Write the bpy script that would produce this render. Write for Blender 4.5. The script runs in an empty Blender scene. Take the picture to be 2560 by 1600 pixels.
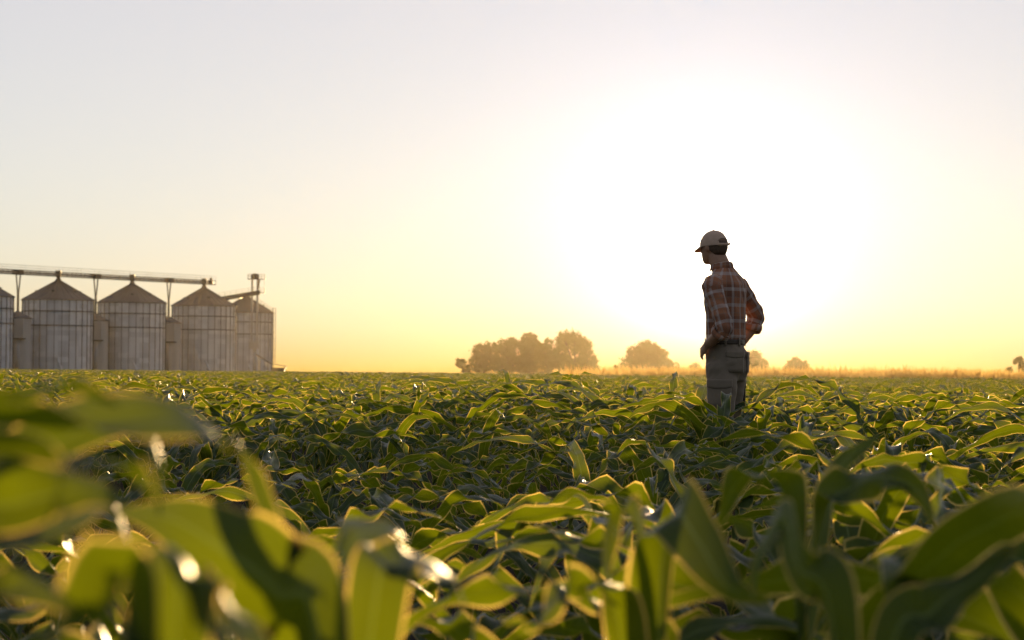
import bpy, bmesh, math, random
import numpy as np
from mathutils import Vector, Matrix, noise

R = math.radians
sc = bpy.context.scene
col = sc.collection

# ------------------------------------------------------------------ camera
FPX = 6000.0; K = FPX / 3555.0                                   # focal length in pixels of the 2560 px wide photograph
CAM_Z = 0.83
PITCH, ROLL = math.atan(132 / FPX), R(0.5)
Fv = Vector((0, math.cos(PITCH), math.sin(PITCH)))
Rv = Vector((1, 0, 0)); Uv = Rv.cross(Fv)
Rr = Rv * math.cos(ROLL) + Uv * math.sin(ROLL)
Ur = Uv * math.cos(ROLL) - Rv * math.sin(ROLL)
CAM = Vector((0, 0, CAM_Z))
def P(px, py, D):                              # photograph pixel + distance -> world point
    return CAM + (Fv + Rr * ((px - 1280) / FPX) + Ur * ((800 - py) / FPX)) * D
cd = bpy.data.cameras.new('camera'); cam = bpy.data.objects.new('camera', cd); col.objects.link(cam)
m = Matrix((Rr, Ur, -Fv)).transposed().to_4x4(); m.translation = CAM
cam.matrix_world = m
cd.sensor_width = 36; cd.lens = 36 * FPX / 2560
cd.clip_start = 0.02; cd.clip_end = 6000
cd.dof.use_dof = True; cd.dof.focus_distance = 14.0; cd.dof.aperture_fstop = 7.1
sc.camera = cam

# ------------------------------------------------------------------ sun, sky, exposure
SUN = (P(1778, 676, 1.0) - CAM).normalized()
SUN_EL = math.asin(SUN.z); SUN_AZ = math.atan2(SUN.x, SUN.y)
sl = bpy.data.lights.new('sun', 'SUN'); so = bpy.data.objects.new('sun', sl); col.objects.link(so)
so.rotation_euler = SUN.to_track_quat('Z', 'Y').to_euler(); so.location = (0, 0, 60)
sl.energy = 5.0; sl.angle = R(0.53); sl.color = (1.0, 0.66, 0.30)
sc.view_settings.view_transform = 'Standard'; sc.view_settings.look = 'None'
sc.view_settings.gamma = 1.0; sc.view_settings.exposure = 0.6

w = bpy.data.worlds.new('World'); sc.world = w; w.use_nodes = True
nt = w.node_tree; nt.nodes.clear()
def N(t, **k):
    n = nt.nodes.new(t)
    for a, b in k.items(): setattr(n, a, b)
    return n
out = N('ShaderNodeOutputWorld'); bg = N('ShaderNodeBackground'); bg2 = N('ShaderNodeBackground'); add = N('ShaderNodeAddShader')
sky = N('ShaderNodeTexSky', sky_type='NISHITA'); sky.sun_disc = False
sky.sun_elevation = SUN_EL; sky.sun_rotation = SUN_AZ
sky.air_density = 0.75; sky.dust_density = 0.034; sky.ozone_density = 1.6
nt.links.new(sky.outputs[0], bg.inputs[0]); bg.inputs[1].default_value = 0.05
# bright hazy aureole round the low sun, a function of the angle from the sun only
tc = N('ShaderNodeTexCoord'); dot = N('ShaderNodeVectorMath', operation='DOT_PRODUCT'); dot.inputs[1].default_value = SUN
nrm = N('ShaderNodeVectorMath', operation='NORMALIZE')
nt.links.new(tc.outputs['Generated'], nrm.inputs[0]); nt.links.new(nrm.outputs[0], dot.inputs[0])
ac = N('ShaderNodeMath', operation='ARCCOSINE'); ac.use_clamp = False; nt.links.new(dot.outputs['Value'], ac.inputs[0])
def lobe(width_deg, colour, amount, power=1.0):
    a = N('ShaderNodeMath', operation='DIVIDE'); nt.links.new(ac.outputs[0], a.inputs[0]); a.inputs[1].default_value = R(width_deg)
    q = N('ShaderNodeMath', operation='POWER'); nt.links.new(a.outputs[0], q.inputs[0]); q.inputs[1].default_value = power
    ng = N('ShaderNodeMath', operation='MULTIPLY'); nt.links.new(q.outputs[0], ng.inputs[0]); ng.inputs[1].default_value = -1
    e = N('ShaderNodeMath', operation='EXPONENT'); nt.links.new(ng.outputs[0], e.inputs[0])
    s = N('ShaderNodeVectorMath', operation='SCALE'); s.inputs[0].default_value = [c * amount for c in colour]; nt.links.new(e.outputs[0], s.inputs['Scale'])
    return s.outputs[0]
LOBES = [(0.8, (1, .85, .6), 6.0, 1.0), (3.7, (.10, .20, .38), 1.0, 1.3), (60.0, (.255, .197, .182), 1.0, 2.0), (400.0, (.138, .140, .152), 1.0, 2.0)]
acc = None
for L in LOBES:
    o = lobe(*L)
    if acc is None: acc = o
    else:
        s = N('ShaderNodeVectorMath', operation='ADD'); nt.links.new(acc, s.inputs[0]); nt.links.new(o, s.inputs[1]); acc = s.outputs[0]
nt.links.new(acc, bg2.inputs[0])
# the veil thins out towards the horizon, where the sky keeps its own amber
sz = N('ShaderNodeSeparateXYZ'); nt.links.new(nrm.outputs[0], sz.inputs[0])
def wm(op, a, b):
    q = N('ShaderNodeMath', operation=op)
    for i_, v_ in enumerate((a, b)):
        if v_ is None: continue
        if isinstance(v_, (int, float)): q.inputs[i_].default_value = v_
        else: nt.links.new(v_, q.inputs[i_])
    return q.outputs[0]
nt.links.new(wm('SUBTRACT', 1.0, wm('EXPONENT', wm('MULTIPLY', wm('MAXIMUM', sz.outputs[2], 0.0), -36.0), None)), bg2.inputs[1])
nt.links.new(bg.outputs[0], add.inputs[0]); nt.links.new(bg2.outputs[0], add.inputs[1]); nt.links.new(add.outputs[0], out.inputs[0])

cy = sc.cycles
cy.max_bounces = 8; cy.diffuse_bounces = 3; cy.glossy_bounces = 3; cy.transmission_bounces = 6; cy.volume_bounces = 0
cy.sample_clamp_indirect = 8; cy.sample_clamp_direct = 0; cy.use_denoising = True
cy.caustics_reflective = False; cy.caustics_refractive = False

# ------------------------------------------------------------------ helpers
def tag(o, label=None, cat=None, group=None, kind=None):
    if label: o['label'] = label
    if cat: o['category'] = cat
    if group: o['group'] = group
    if kind: o['kind'] = kind
    return o
def empty(name, loc=(0, 0, 0), rz=0.0):
    o = bpy.data.objects.new(name, None); o.empty_display_size = .2; col.objects.link(o)
    o.location = loc; o.rotation_euler = (0, 0, rz); return o
class MB:
    """collects verts / faces (+ uv per vertex) and links them as ONE mesh object"""
    def __init__(s): s.v = []; s.f = []; s.uv = []
    def add(s, v, f, uv=None):
        b = len(s.v); s.v += [tuple(x) for x in v]; s.f += [tuple(i + b for i in q) for q in f]
        s.uv += list(uv) if uv is not None else [(0.5, 0.5)] * len(v)
    def box(s, c, size, M=None):
        cx, cy_, cz = c; a, b, d = [x / 2 for x in size]
        v = [Vector((x * a, y * b, z * d)) for z in (-1, 1) for y in (-1, 1) for x in (-1, 1)]
        if M is not None: v = [M @ p for p in v]
        v = [p + Vector(c) for p in v]
        s.add(v, [(0, 2, 3, 1), (4, 5, 7, 6), (0, 1, 5, 4), (2, 6, 7, 3), (0, 4, 6, 2), (1, 3, 7, 5)])
    def bar(s, a, b, wd, ht=None, seg=0, up=Vector((0, 0, 1))):
        """beam from a to b; seg > 0 makes it round"""
        a, b = Vector(a), Vector(b); ht = wd if ht is None else ht
        t = (b - a).normalized()
        x = t.cross(up)
        x = (t.cross(Vector((1, 0, 0))) if x.length < 1e-4 else x).normalized(); y = x.cross(t)
        if seg: ring = [(math.cos(2 * math.pi * i / seg) * wd / 2, math.sin(2 * math.pi * i / seg) * ht / 2) for i in range(seg)]
        else: ring = [(-wd / 2, -ht / 2), (wd / 2, -ht / 2), (wd / 2, ht / 2), (-wd / 2, ht / 2)]
        n = len(ring)
        v = [a + x * p + y * q for p, q in ring] + [b + x * p + y * q for p, q in ring]
        s.add(v, [(i, (i + 1) % n, n + (i + 1) % n, n + i) for i in range(n)] + [tuple(range(n))[::-1], tuple(range(n, 2 * n))])
    def lathe(s, prof, c=(0, 0, 0), seg=32):
        """profile of (radius, z)"""
        v = []; f = []; n = len(prof)
        for i in range(seg):
            a = 2 * math.pi * i / seg
            v += [(c[0] + r * math.cos(a), c[1] + r * math.sin(a), c[2] + z) for r, z in prof]
        for i in range(seg):
            j = (i + 1) % seg
            for k in range(n - 1): f.append((i * n + k, j * n + k, j * n + k + 1, i * n + k + 1))
        s.add(v, f)
    def mesh(s, name, smooth=False):
        me = bpy.data.meshes.new(name); me.from_pydata(s.v, [], s.f); me.update()
        ul = me.uv_layers.new(name='UVMap')
        li = np.empty(len(me.loops), np.int32); me.loops.foreach_get('vertex_index', li)
        ul.data.foreach_set('uv', np.array(s.uv, np.float32)[li].ravel())
        if smooth: me.polygons.foreach_set('use_smooth', np.ones(len(me.polygons), bool))
        return me
    def build(s, name, mat, parent=None, smooth=False):
        me = s.mesh(name, smooth); me.materials.append(mat)
        o = bpy.data.objects.new(name, me); col.objects.link(o)
        if parent: o.parent = parent
        return o

class Mat:
    """small wrapper for node building"""
    def __init__(s, name):
        s.m = bpy.data.materials.new(name); s.m.use_nodes = True; s.t = s.m.node_tree; s.t.nodes.clear()
        s.out = s.n('ShaderNodeOutputMaterial')
    def n(s, t, **k):
        x = s.t.nodes.new(t)
        for a, b in k.items(): setattr(x, a, b)
        return x
    def l(s, a, b): s.t.links.new(a, b)
    def math(s, op, a, b=None, clamp=False):
        x = s.n('ShaderNodeMath', operation=op); x.use_clamp = clamp
        for i, q in enumerate((a, b)):
            if q is None: continue
            if isinstance(q, (int, float)): x.inputs[i].default_value = q
            else: s.l(q, x.inputs[i])
        return x.outputs[0]
    def mix(s, fac, a, b):
        x = s.n('ShaderNodeMix', data_type='RGBA')
        for sock, q in ((x.inputs[0], fac), (x.inputs[6], a), (x.inputs[7], b)):
            if isinstance(q, (int, float)): sock.default_value = q
            elif isinstance(q, (tuple, list)): sock.default_value = (*q[:3], 1)
            else: s.l(q, sock)
        return x.outputs[2]
    def ramp(s, fac, stops):
        x = s.n('ShaderNodeValToRGB'); s.l(fac, x.inputs[0]); e = x.color_ramp.elements
        while len(e) < len(stops): e.new(0.5)
        for i, (p, c) in enumerate(stops): e[i].position = p; e[i].color = (*c, 1) if isinstance(c, tuple) else (c, c, c, 1)
        return x.outputs[0]
    def noise(s, scale, detail=4, vec=None, rough=0.55, out=0):
        x = s.n('ShaderNodeTexNoise'); x.inputs['Scale'].default_value = scale; x.inputs['Detail'].default_value = detail; x.inputs['Roughness'].default_value = rough
        if vec is not None: s.l(vec, x.inputs['Vector'])
        return x.outputs[out]
    def coord(s, which='Object'): return s.n('ShaderNodeTexCoord').outputs[which]
    def mapping(s, vec, scale=(1, 1, 1)):
        x = s.n('ShaderNodeMapping'); s.l(vec, x.inputs[0]); x.inputs['Scale'].default_value = scale; return x.outputs[0]
    def bump(s, h, strength=.3, dist=.01):
        x = s.n('ShaderNodeBump'); x.inputs['Strength'].default_value = strength; x.inputs['Distance'].default_value = dist; s.l(h, x.inputs['Height']); return x.outputs[0]
    def bsdf(s, base, rough=.6, metal=0.0, spec=.5, normal=None, sheen=0.0):
        x = s.n('ShaderNodeBsdfPrincipled')
        for nm, q in (('Base Color', base), ('Roughness', rough), ('Metallic', metal), ('Specular IOR Level', spec), ('Sheen Weight', sheen)):
            k = x.inputs[nm]
            if isinstance(q, (int, float)): k.default_value = q
            elif isinstance(q, (tuple, list)): k.default_value = (*q[:3], 1)
            else: s.l(q, k)
        if normal is not None: s.l(normal, x.inputs['Normal'])
        if sheen: x.inputs['Sheen Roughness'].default_value = .28; x.inputs['Sheen Tint'].default_value = (1, .93, .82, 1)
        return x.outputs[0]
    def mixsh(s, fac, a, b):
        x = s.n('ShaderNodeMixShader')
        if isinstance(fac, (int, float)): x.inputs[0].default_value = fac
        else: s.l(fac, x.inputs[0])
        s.l(a, x.inputs[1]); s.l(b, x.inputs[2]); return x.outputs[0]
    def addsh(s, a, b):
        x = s.n('ShaderNodeAddShader'); s.l(a, x.inputs[0]); s.l(b, x.inputs[1]); return x.outputs[0]
    def transl(s, c):
        x = s.n('ShaderNodeBsdfTranslucent')
        if isinstance(c, (tuple, list)): x.inputs[0].default_value = (*c[:3], 1)
        else: s.l(c, x.inputs[0])
        return x.outputs[0]
    def done(s, sh): s.l(sh, s.out.inputs[0]); return s.m

# ------------------------------------------------------------------ materials
def mat_leaf():
    M = Mat('maize_leaf')
    uv = M.n('ShaderNodeUVMap').outputs[0]
    sep = M.n('ShaderNodeSeparateXYZ'); M.l(uv, sep.inputs[0])
    u, v = sep.outputs[0], sep.outputs[1]
    off = M.math('ABSOLUTE', M.math('SUBTRACT', u, 0.5))              # 0 midrib .. 0.5 margin
    rib = M.math('SUBTRACT', 1.0, M.math('MULTIPLY', off, 22.0), clamp=True)
    margin = M.math('MULTIPLY', M.math('MULTIPLY', M.math('SUBTRACT', off, 0.440), 20.0, clamp=True), M.math('ADD', .25, M.noise(1.0, 2, M.mapping(uv, (2, 7, 1)))), clamp=True)
    rnd = M.n('ShaderNodeObjectInfo').outputs['Random']
    blot = M.noise(9, 4, M.coord('Object'))
    streak = M.noise(1.0, 3, M.mapping(uv, (60, 3, 1)))
    g = M.mix(rnd, (0.006, 0.025, 0.006), (0.013, 0.036, 0.007))
    g = M.mix(M.math('MULTIPLY', blot, .6), g, (0.019, 0.044, 0.008))
    g = M.mix(M.math('MULTIPLY', streak, .35), g, (0.005, 0.019, 0.005))
    g = M.mix(M.math('MULTIPLY', rib, .75), g, (0.16, 0.20, 0.075))
    g = M.mix(M.math('MULTIPLY', margin, .6), g, (0.24, 0.22, 0.09))
    tip = M.math('MULTIPLY', M.math('SUBTRACT', v, .93), 12.0, clamp=True)
    g = M.mix(M.math('MULTIPLY', tip, .5), g, (0.20, 0.15, 0.05))
    t = M.mix(blot, (0.074, 0.104, 0.001), (0.142, 0.165, 0.001))
    t = M.mix(M.math('MULTIPLY', streak, .55), t, (0.028, 0.050, 0.001))
    t = M.mix(M.math('MULTIPLY', rib, .6), t, (0.09, 0.12, 0.01))
    t = M.mix(M.math('MULTIPLY', margin, .85), t, (1.0, 0.70, 0.20))
    vein = M.n('ShaderNodeTexWave'); vein.inputs['Scale'].default_value = 1.0; vein.wave_profile = 'SIN'
    M.l(M.mapping(uv, (14, 0, 1)), vein.inputs['Vector'])
    h = M.math('ADD', M.math('MULTIPLY', vein.outputs[1], .35), M.math('ADD', M.math('MULTIPLY', M.noise(40, 3, M.coord('Object')), .8), M.math('MULTIPLY', rib, -1.2)))
    nb = M.bump(h, .35, .004)
    rough = M.math('ADD', 0.34, M.math('MULTIPLY', M.noise(25, 2, M.coord('Object')), .18))
    pr = M.bsdf(g, rough, spec=.20, normal=nb, sheen=.05)
    tr = M.transl(t)
    return M.done(M.addsh(pr, tr))
def mat_simple(name, c1, c2, scale=6, rough=.6, metal=0.0, bumps=.2, bdist=.01, spec=.5, stretch=(1, 1, 1), sheen=0.0):
    M = Mat(name); co = M.mapping(M.coord('Object'), stretch)
    n1 = M.noise(scale, 6, co)
    c = M.mix(M.ramp(n1, [(.3, 0.0), (.7, 1.0)]), c1, c2)
    nb = M.bump(M.noise(scale * 6, 4, co), bumps, bdist)
    return M.done(M.bsdf(c, rough, metal, spec, nb, sheen))
def mat_soil():
    M = Mat('soil'); co = M.coord('Object')
    n1 = M.noise(.8, 6, co); n2 = M.noise(14, 8, co, .7)
    c = M.mix(n1, (0.026, 0.018, 0.012), (0.05, 0.035, 0.024)); c = M.mix(M.math('MULTIPLY', n2, .6), c, (0.015, 0.011, 0.008))
    return M.done(M.bsdf(c, .95, spec=.2, normal=M.bump(n2, .9, .05)))
def mat_thin(name, c1, c2, t1, scale=.6, fac=.5, rough=.6):
    M = Mat(name); n1 = M.noise(scale, 4, M.coord('Object'))
    c = M.mix(n1, c1, c2)
    return M.done(M.mixsh(fac, M.bsdf(c, rough, spec=.3), M.transl(t1)))
def mat_steel(name, c1, c2, rough=.45, metal=.75, ring=0.0):
    """galvanised sheet: vertical panel streaks, horizontal corrugation"""
    M = Mat(name); co = M.coord('Object')
    sep = M.n('ShaderNodeSeparateXYZ'); M.l(co, sep.inputs[0])
    ang = M.math('ARCTAN2', sep.outputs[1], sep.outputs[0])
    comb = M.n('ShaderNodeCombineXYZ'); M.l(M.math('MULTIPLY', ang, 9.0), comb.inputs[0]); M.l(M.math('MULTIPLY', sep.outputs[2], .06), comb.inputs[1])
    st = M.noise(1.0, 4, comb.outputs[0]); bl = M.noise(.35, 5, co)
    # sheets: bands of slightly different age
    cell = M.n('ShaderNodeCombineXYZ'); M.l(M.math('FLOOR', M.math('MULTIPLY', ang, 3.183)), cell.inputs[0]); M.l(M.math('FLOOR', M.math('MULTIPLY', sep.outputs[2], .9)), cell.inputs[1])
    wn = M.n('ShaderNodeTexWhiteNoise', noise_dimensions='2D'); M.l(cell.outputs[0], wn.inputs[0])
    f = M.math('ADD', M.math('ADD', M.math('MULTIPLY', st, .45), M.math('MULTIPLY', bl, .25)), M.math('MULTIPLY', wn.outputs[0], .30))
    c = M.mix(M.ramp(f, [(.3, 0.0), (.72, 1.0)]), c1, c2)
    wv = M.math('SINE', M.math('MULTIPLY', sep.outputs[2], 60.0))
    return M.done(M.bsdf(c, rough, metal, .5, M.bump(wv, .25, .03)))
LEAF = mat_leaf()
STALK = mat_simple('maize_stalk', (0.10, 0.15, 0.045), (0.16, 0.19, 0.07), 20, .45, bumps=.1, stretch=(1, 1, .2))
SOIL = mat_soil()
WALL = mat_steel('galvanised_wall', (0.44, 0.475, 0.52), (0.72, 0.76, 0.80), .45, .25)
ROOF = mat_steel('galvanised_roof', (0.085, 0.083, 0.084), (0.13, 0.128, 0.13), .65, .1)
RIBS = mat_simple('dark_steel', (0.05, 0.046, 0.043), (0.085, 0.08, 0.075), 1, .6, .4)
STEEL = mat_simple('painted_steel', (0.08, 0.074, 0.068), (0.13, 0.12, 0.11), .8, .6, .2)
CONC = mat_simple('pale_cladding', (0.36, 0.36, 0.35), (0.50, 0.50, 0.49), .5, .8, .1, stretch=(1, 1, .1))
TREELEAF = mat_thin('tree_leaf', (0.035, 0.060, 0.018), (0.075, 0.095, 0.030), (0.26, 0.22, 0.04), .5, .5)
BARK = mat_simple('bark', (0.06, 0.045, 0.032), (0.11, 0.085, 0.06), 2, .9)
GRASS = mat_thin('dry_grass', (0.30, 0.22, 0.09), (0.42, 0.31, 0.13), (0.85, 0.58, 0.18), .3, .6)

# ------------------------------------------------------------------ ground
rng = random.Random(7)
def zg(x, y):
    """gentle relief: a shallow hollow between the camera and the farmer, a low rise behind"""
    d = math.hypot(x, y); az = x / max(y, 1.0)
    t = min(max((d - 1) / 15.0, 0), 1) ** 1.3 if y > 0 else 0
    k = min(max((.10 - az) / .12, 0), 1); k = k * k * (3 - 2 * k)
    z = -(.05 + .13 * k) * math.sin(math.pi * t) ** 2
    z += .12 * math.exp(-((y - 23) / 4.5) ** 2 - ((az - .015) / .05) ** 2)
    return z
def vigour(x, y):
    """plants in the hollow are shorter than on the firmer ground round it"""
    d = math.hypot(x, y); az = x / max(y, 1.0)
    t = min(max((d - .5) / 15.0, 0), 1)
    k = min(max((.11 - az) / .12, 0), 1); k = k * k * (3 - 2 * k)
    b = math.exp(-((x - 1.45) / 1.2) ** 2 - ((y - 15.6) / 1.3) ** 2)
    return 1 + .10 * b - (.03 + .14 * k) * math.sin(math.pi * t) ** .8
def ground():
    g = [0.0]; s = .16
    while g[-1] < 740: g.append(g[-1] + s); s *= 1.085
    ax = [-x for x in g[:0:-1]] + g
    n = len(ax); v = []
    for y in ax:
        for x in ax:
            r = math.hypot(x, y); z = 0.0
            if r < 40: z = .045 * noise.noise((x * 1.3, y * 1.3, 0)) + .03 * noise.noise((x * 5, y * 5, 3))
            v.append((x, y, z - .03 + (zg(x, y) if r < 60 else 0)))
    f = [(j * n + i, j * n + i + 1, (j + 1) * n + i + 1, (j + 1) * n + i) for j in range(n - 1) for i in range(n - 1)]
    mb = MB(); mb.add(v, f); o = mb.build('ground', SOIL, None, True)
    tag(o, kind='structure')
ground()

# ------------------------------------------------------------------ maize plants
def leaf_strip(mb, pts, W, seed, rolls=(0, 0), fold=(.9, .12), ruff=.022, waves=4.5, across=9, S0=None, wprof=None):
    """a maize blade along the centre line PTS: keeled at the base, ruffled margins, pointed tip"""
    r = random.Random(seed)
    n = len(pts); T = []
    for i in range(n): T.append((pts[min(i + 1, n - 1)] - pts[max(i - 1, 0)]).normalized())
    S = S0 if S0 is not None else T[0].cross(Vector((0, 0, 1)))
    if S.length < 1e-3: S = Vector((1, 0, 0))
    S = S.normalized()
    ph = [r.uniform(0, 6.28), r.uniform(0, 6.28)]; kk = [waves * r.uniform(.85, 1.2), waves * r.uniform(.85, 1.2)]
    amp = [r.uniform(.75, 1.3), r.uniform(.75, 1.3)]
    V = []; UV = []
    for i in range(n):
        t = i / (n - 1)
        S = (S - T[i] * S.dot(T[i])).normalized()
        a = rolls[0] + (rolls[1] - rolls[0]) * t
        Sx = (Matrix.Rotation(a, 3, T[i]) @ S); Nn = Sx.cross(T[i])
        ww = .50 + .50 * math.sin(min(t / .30, 1) * math.pi / 2)
        if t > .30: ww *= max(0.0, 1 - ((t - .30) / .70) ** 1.55)
        ww = max(ww * W * .5, .0008)
        fo = fold[0] * (1 - t) ** 2 + fold[1]
        env = math.sin(math.pi * min(1, t * 1.02)) ** .7
        for k in range(across):
            q = -1 + 2 * k / (across - 1); sd = 0 if q < 0 else 1; aq = abs(q)
            ang = math.atan(fo)
            x = q * ww * math.cos(ang); z = aq * ww * math.sin(ang)
            s_ = math.sin(6.2832 * kk[sd] * t + ph[sd]); x_ = 3.1416 * kk[sd] * t + ph[sd]; s_ = .45 * s_ + .75 * (1 - 2 * abs(math.sin(x_)) ** .9)      # scalloped: broad troughs, sharp crests
            z += ruff * amp[sd] * env * aq ** 1.7 * s_ * (ww / (W * .5)) ** .5
            x *= 1 - .12 * aq * abs(s_) * env
            z -= .10 * ww * aq * aq * t
            V.append(pts[i] + Sx * x + Nn * z); UV.append((k / (across - 1), t))
    A = across
    if n > 6:                                   # uneven crumple so that no two waves match
        for i in range(len(V)):
            q = V[i]; V[i] = q + Vector((0, 0, .010 * noise.noise((q.x * 14 + seed, q.y * 14, q.z * 14))))
    mb.add(V, [(i * A + k, i * A + k + 1, (i + 1) * A + k + 1, (i + 1) * A + k) for i in range(n - 1) for k in range(A - 1)], UV)

def stalk_mb(h, r0, lean, seed):
    mb = MB(); r = random.Random(seed); seg = 8; V = []; UV = []; n = 10
    for i in range(n):
        t = i / (n - 1); rad = r0 * (1 - .55 * t) * (1.12 if i % 3 == 0 else 1)
        for k in range(seg):
            a = 2 * math.pi * k / seg
            V.append((lean[0] * t * t + rad * math.cos(a), lean[1] * t * t + rad * math.sin(a), -.05 + t * (h + .05))); UV.append((k / seg, t))
    mb.add(V, [(i * seg + k, i * seg + (k + 1) % seg, (i + 1) * seg + (k + 1) % seg, (i + 1) * seg + k) for i in range(n - 1) for k in range(seg)] + [tuple((n - 1) * seg + k for k in range(seg))], UV)
    return mb

def maize_meshes(seed, nseg=46, across=9):
    r = random.Random(seed)
    H = r.uniform(.26, .32); lean = (r.uniform(-.03, .03), r.uniform(-.03, .03))
    st = stalk_mb(H, .013, lean, seed)
    fl = MB(); az = r.uniform(0, 6.28); nl = 7
    for i in range(nl):
        t = i / (nl - 1)
        h = .07 + (H - .07) * t ** .9
        base = Vector((lean[0] * (h / H) ** 2, lean[1] * (h / H) ** 2, h))
        phi = az + math.pi * i + r.uniform(-.45, .45)
        L = (.54 + .40 * math.sin(math.pi * (.12 + .72 * t))) * r.uniform(.88, 1.16)
        W = (.052 + .030 * math.sin(math.pi * (.15 + .65 * t))) * r.uniform(.88, 1.15)
        e0 = R(58 + 18 * t + r.uniform(-9, 9)); droop = R(132 + r.uniform(-36, 34))
        if i == nl - 1: e0 = R(r.uniform(68, 82)); droop = R(r.uniform(70, 150)); L *= .6; W *= .7
        if i == nl - 2: e0 = R(70); droop = R(r.uniform(95, 140)); L *= .8
        d = Vector((math.cos(phi), math.sin(phi), 0)); p = base.copy(); pts = [p.copy()]
        side = r.uniform(-.5, .5)
        pw = r.uniform(.9, 1.7)
        for k in range(1, nseg):
            s = k / (nseg - 1); e = e0 - droop * s ** pw
            dd = Matrix.Rotation(side * s, 3, 'Z') @ d
            p = p + (dd * math.cos(e) + Vector((0, 0, math.sin(e)))) * (L / (nseg - 1)); pts.append(p.copy())
        tw = r.uniform(-1.5, 1.5)
        leaf_strip(fl, pts, W, seed * 31 + i, (0, tw), (1.0, .10), .020 + .022 * r.random(), r.uniform(3.0, 5.4), across, S0=d.cross(Vector((0, 0, 1))))
    return st, fl
PROTO = []
for k in range(14):
    st, fl = maize_meshes(100 + k)
    a = st.mesh('stalk', True); a.materials.append(STALK); b = fl.mesh('foliage', True); b.materials.append(LEAF); PROTO.append((a, b))

# plant positions in rows that run a little askew to the view
row_dir = Vector((math.cos(R(14)), math.sin(R(14)), 0)); row_nrm = Vector((-row_dir.y, row_dir.x, 0))
MAN = P(1812, 937, 9.8 * K); MAN.z = 0
HERO_ROOTS = []
def field_positions():
    far = []
    r = random.Random(21)
    dist = 1.0; j = 0
    while dist < 470:
        big = 1 if dist < 60 else (1.6 if dist < 130 else 2.6)
        step = (.50 if dist < 60 else .38) * big
        span = .27 * dist + 5
        for k in range(int(2 * span / step)):
            s = .249 * dist - span + k * step + r.uniform(-.07, .07) * big
            p = row_nrm * dist + row_dir * s + row_nrm * r.uniform(-.09, .09) * big
            if p.y < -1.2: continue
            d = math.hypot(p.x, p.y)
            if d < .9: continue
            if p.y < (2.6 if p.x > -.03 * p.y else 2.15) and abs(p.x - .02 * p.y) < .24 * p.y: continue
            if (p - MAN).length < .3: continue
            lim = 450 if p.x < .07 * p.y else 224
            if p.x < -.10 * p.y: lim = 428
            if p.y > lim: continue
            if r.random() < .04: continue
            xr = p.x / max(p.y, .01)
            vis = p.y > .9 and abs(xr) < .216 + .33 / max(p.y, .4)
            p.z = zg(p.x, p.y) if d < 60 else 0
            far.append((p, d, vis))
        dist += .80 * (1 if dist < 60 else (1.3 if dist < 130 else 2.0)); j += 1
    far.sort(key=lambda q: q[1])
    near = [q for q in far if q[2]][:NEAR_N]
    ids = {id(q) for q in near}
    return near, [q for q in far if id(q) not in ids]
NEAR_N = 288
near, rest = field_positions()
def zone(p):
    a = math.degrees(math.atan2(p.x, p.y))
    if (p - MAN).length < 1.3: return 'young green maize plant in the sharp rows close around the farmer', 'maize plants around the farmer'
    if p.y < 5:
        if a < -3.5: return 'blurred young maize plant in the near rows at the lower left', 'blurred maize plants at the lower left'
        if a < 4: return 'blurred young maize plant in the near rows at the lower middle', 'blurred maize plants at the lower middle'
        return 'blurred dark green maize plant in the near rows at the lower right', 'blurred maize plants at the lower right'
    if p.y < 10:
        if a < -3.5: return 'slightly soft young maize plant in the second band of rows, left side', 'maize plants in the second band, left'
        if a < 4: return 'slightly soft young maize plant in the second band of rows, middle', 'maize plants in the second band, middle'
        return 'slightly soft dark maize plant in the second band, right, in front of farmer', 'maize plants in the second band, right'
    if a < 4.7: return 'small sharp young maize plant in the distant rows left of the farmer', 'sharp maize plants left of the farmer'
    return 'small sharp young maize plant in the distant rows right of the farmer', 'sharp maize plants right of the farmer'
rp = random.Random(5)
FOL = []
for i, (p, d, _) in enumerate(near):
    k = i % len(PROTO); sc_ = rp.uniform(.88, 1.12)
    sc_ *= vigour(p.x, p.y)
    rt = empty('maize_plant', p, rp.uniform(0, 6.283)); rt.scale = (sc_,) * 3
    lb, gr = zone(p); tag(rt, lb, 'maize plant', gr)
    for nm, me in (('stalk', PROTO[k][0]), ('foliage', PROTO[k][1])):
        o = bpy.data.objects.new(nm, me); col.objects.link(o); o.parent = rt
        if nm == 'foliage' and i < len(PROTO): FOL.append(o)

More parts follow.
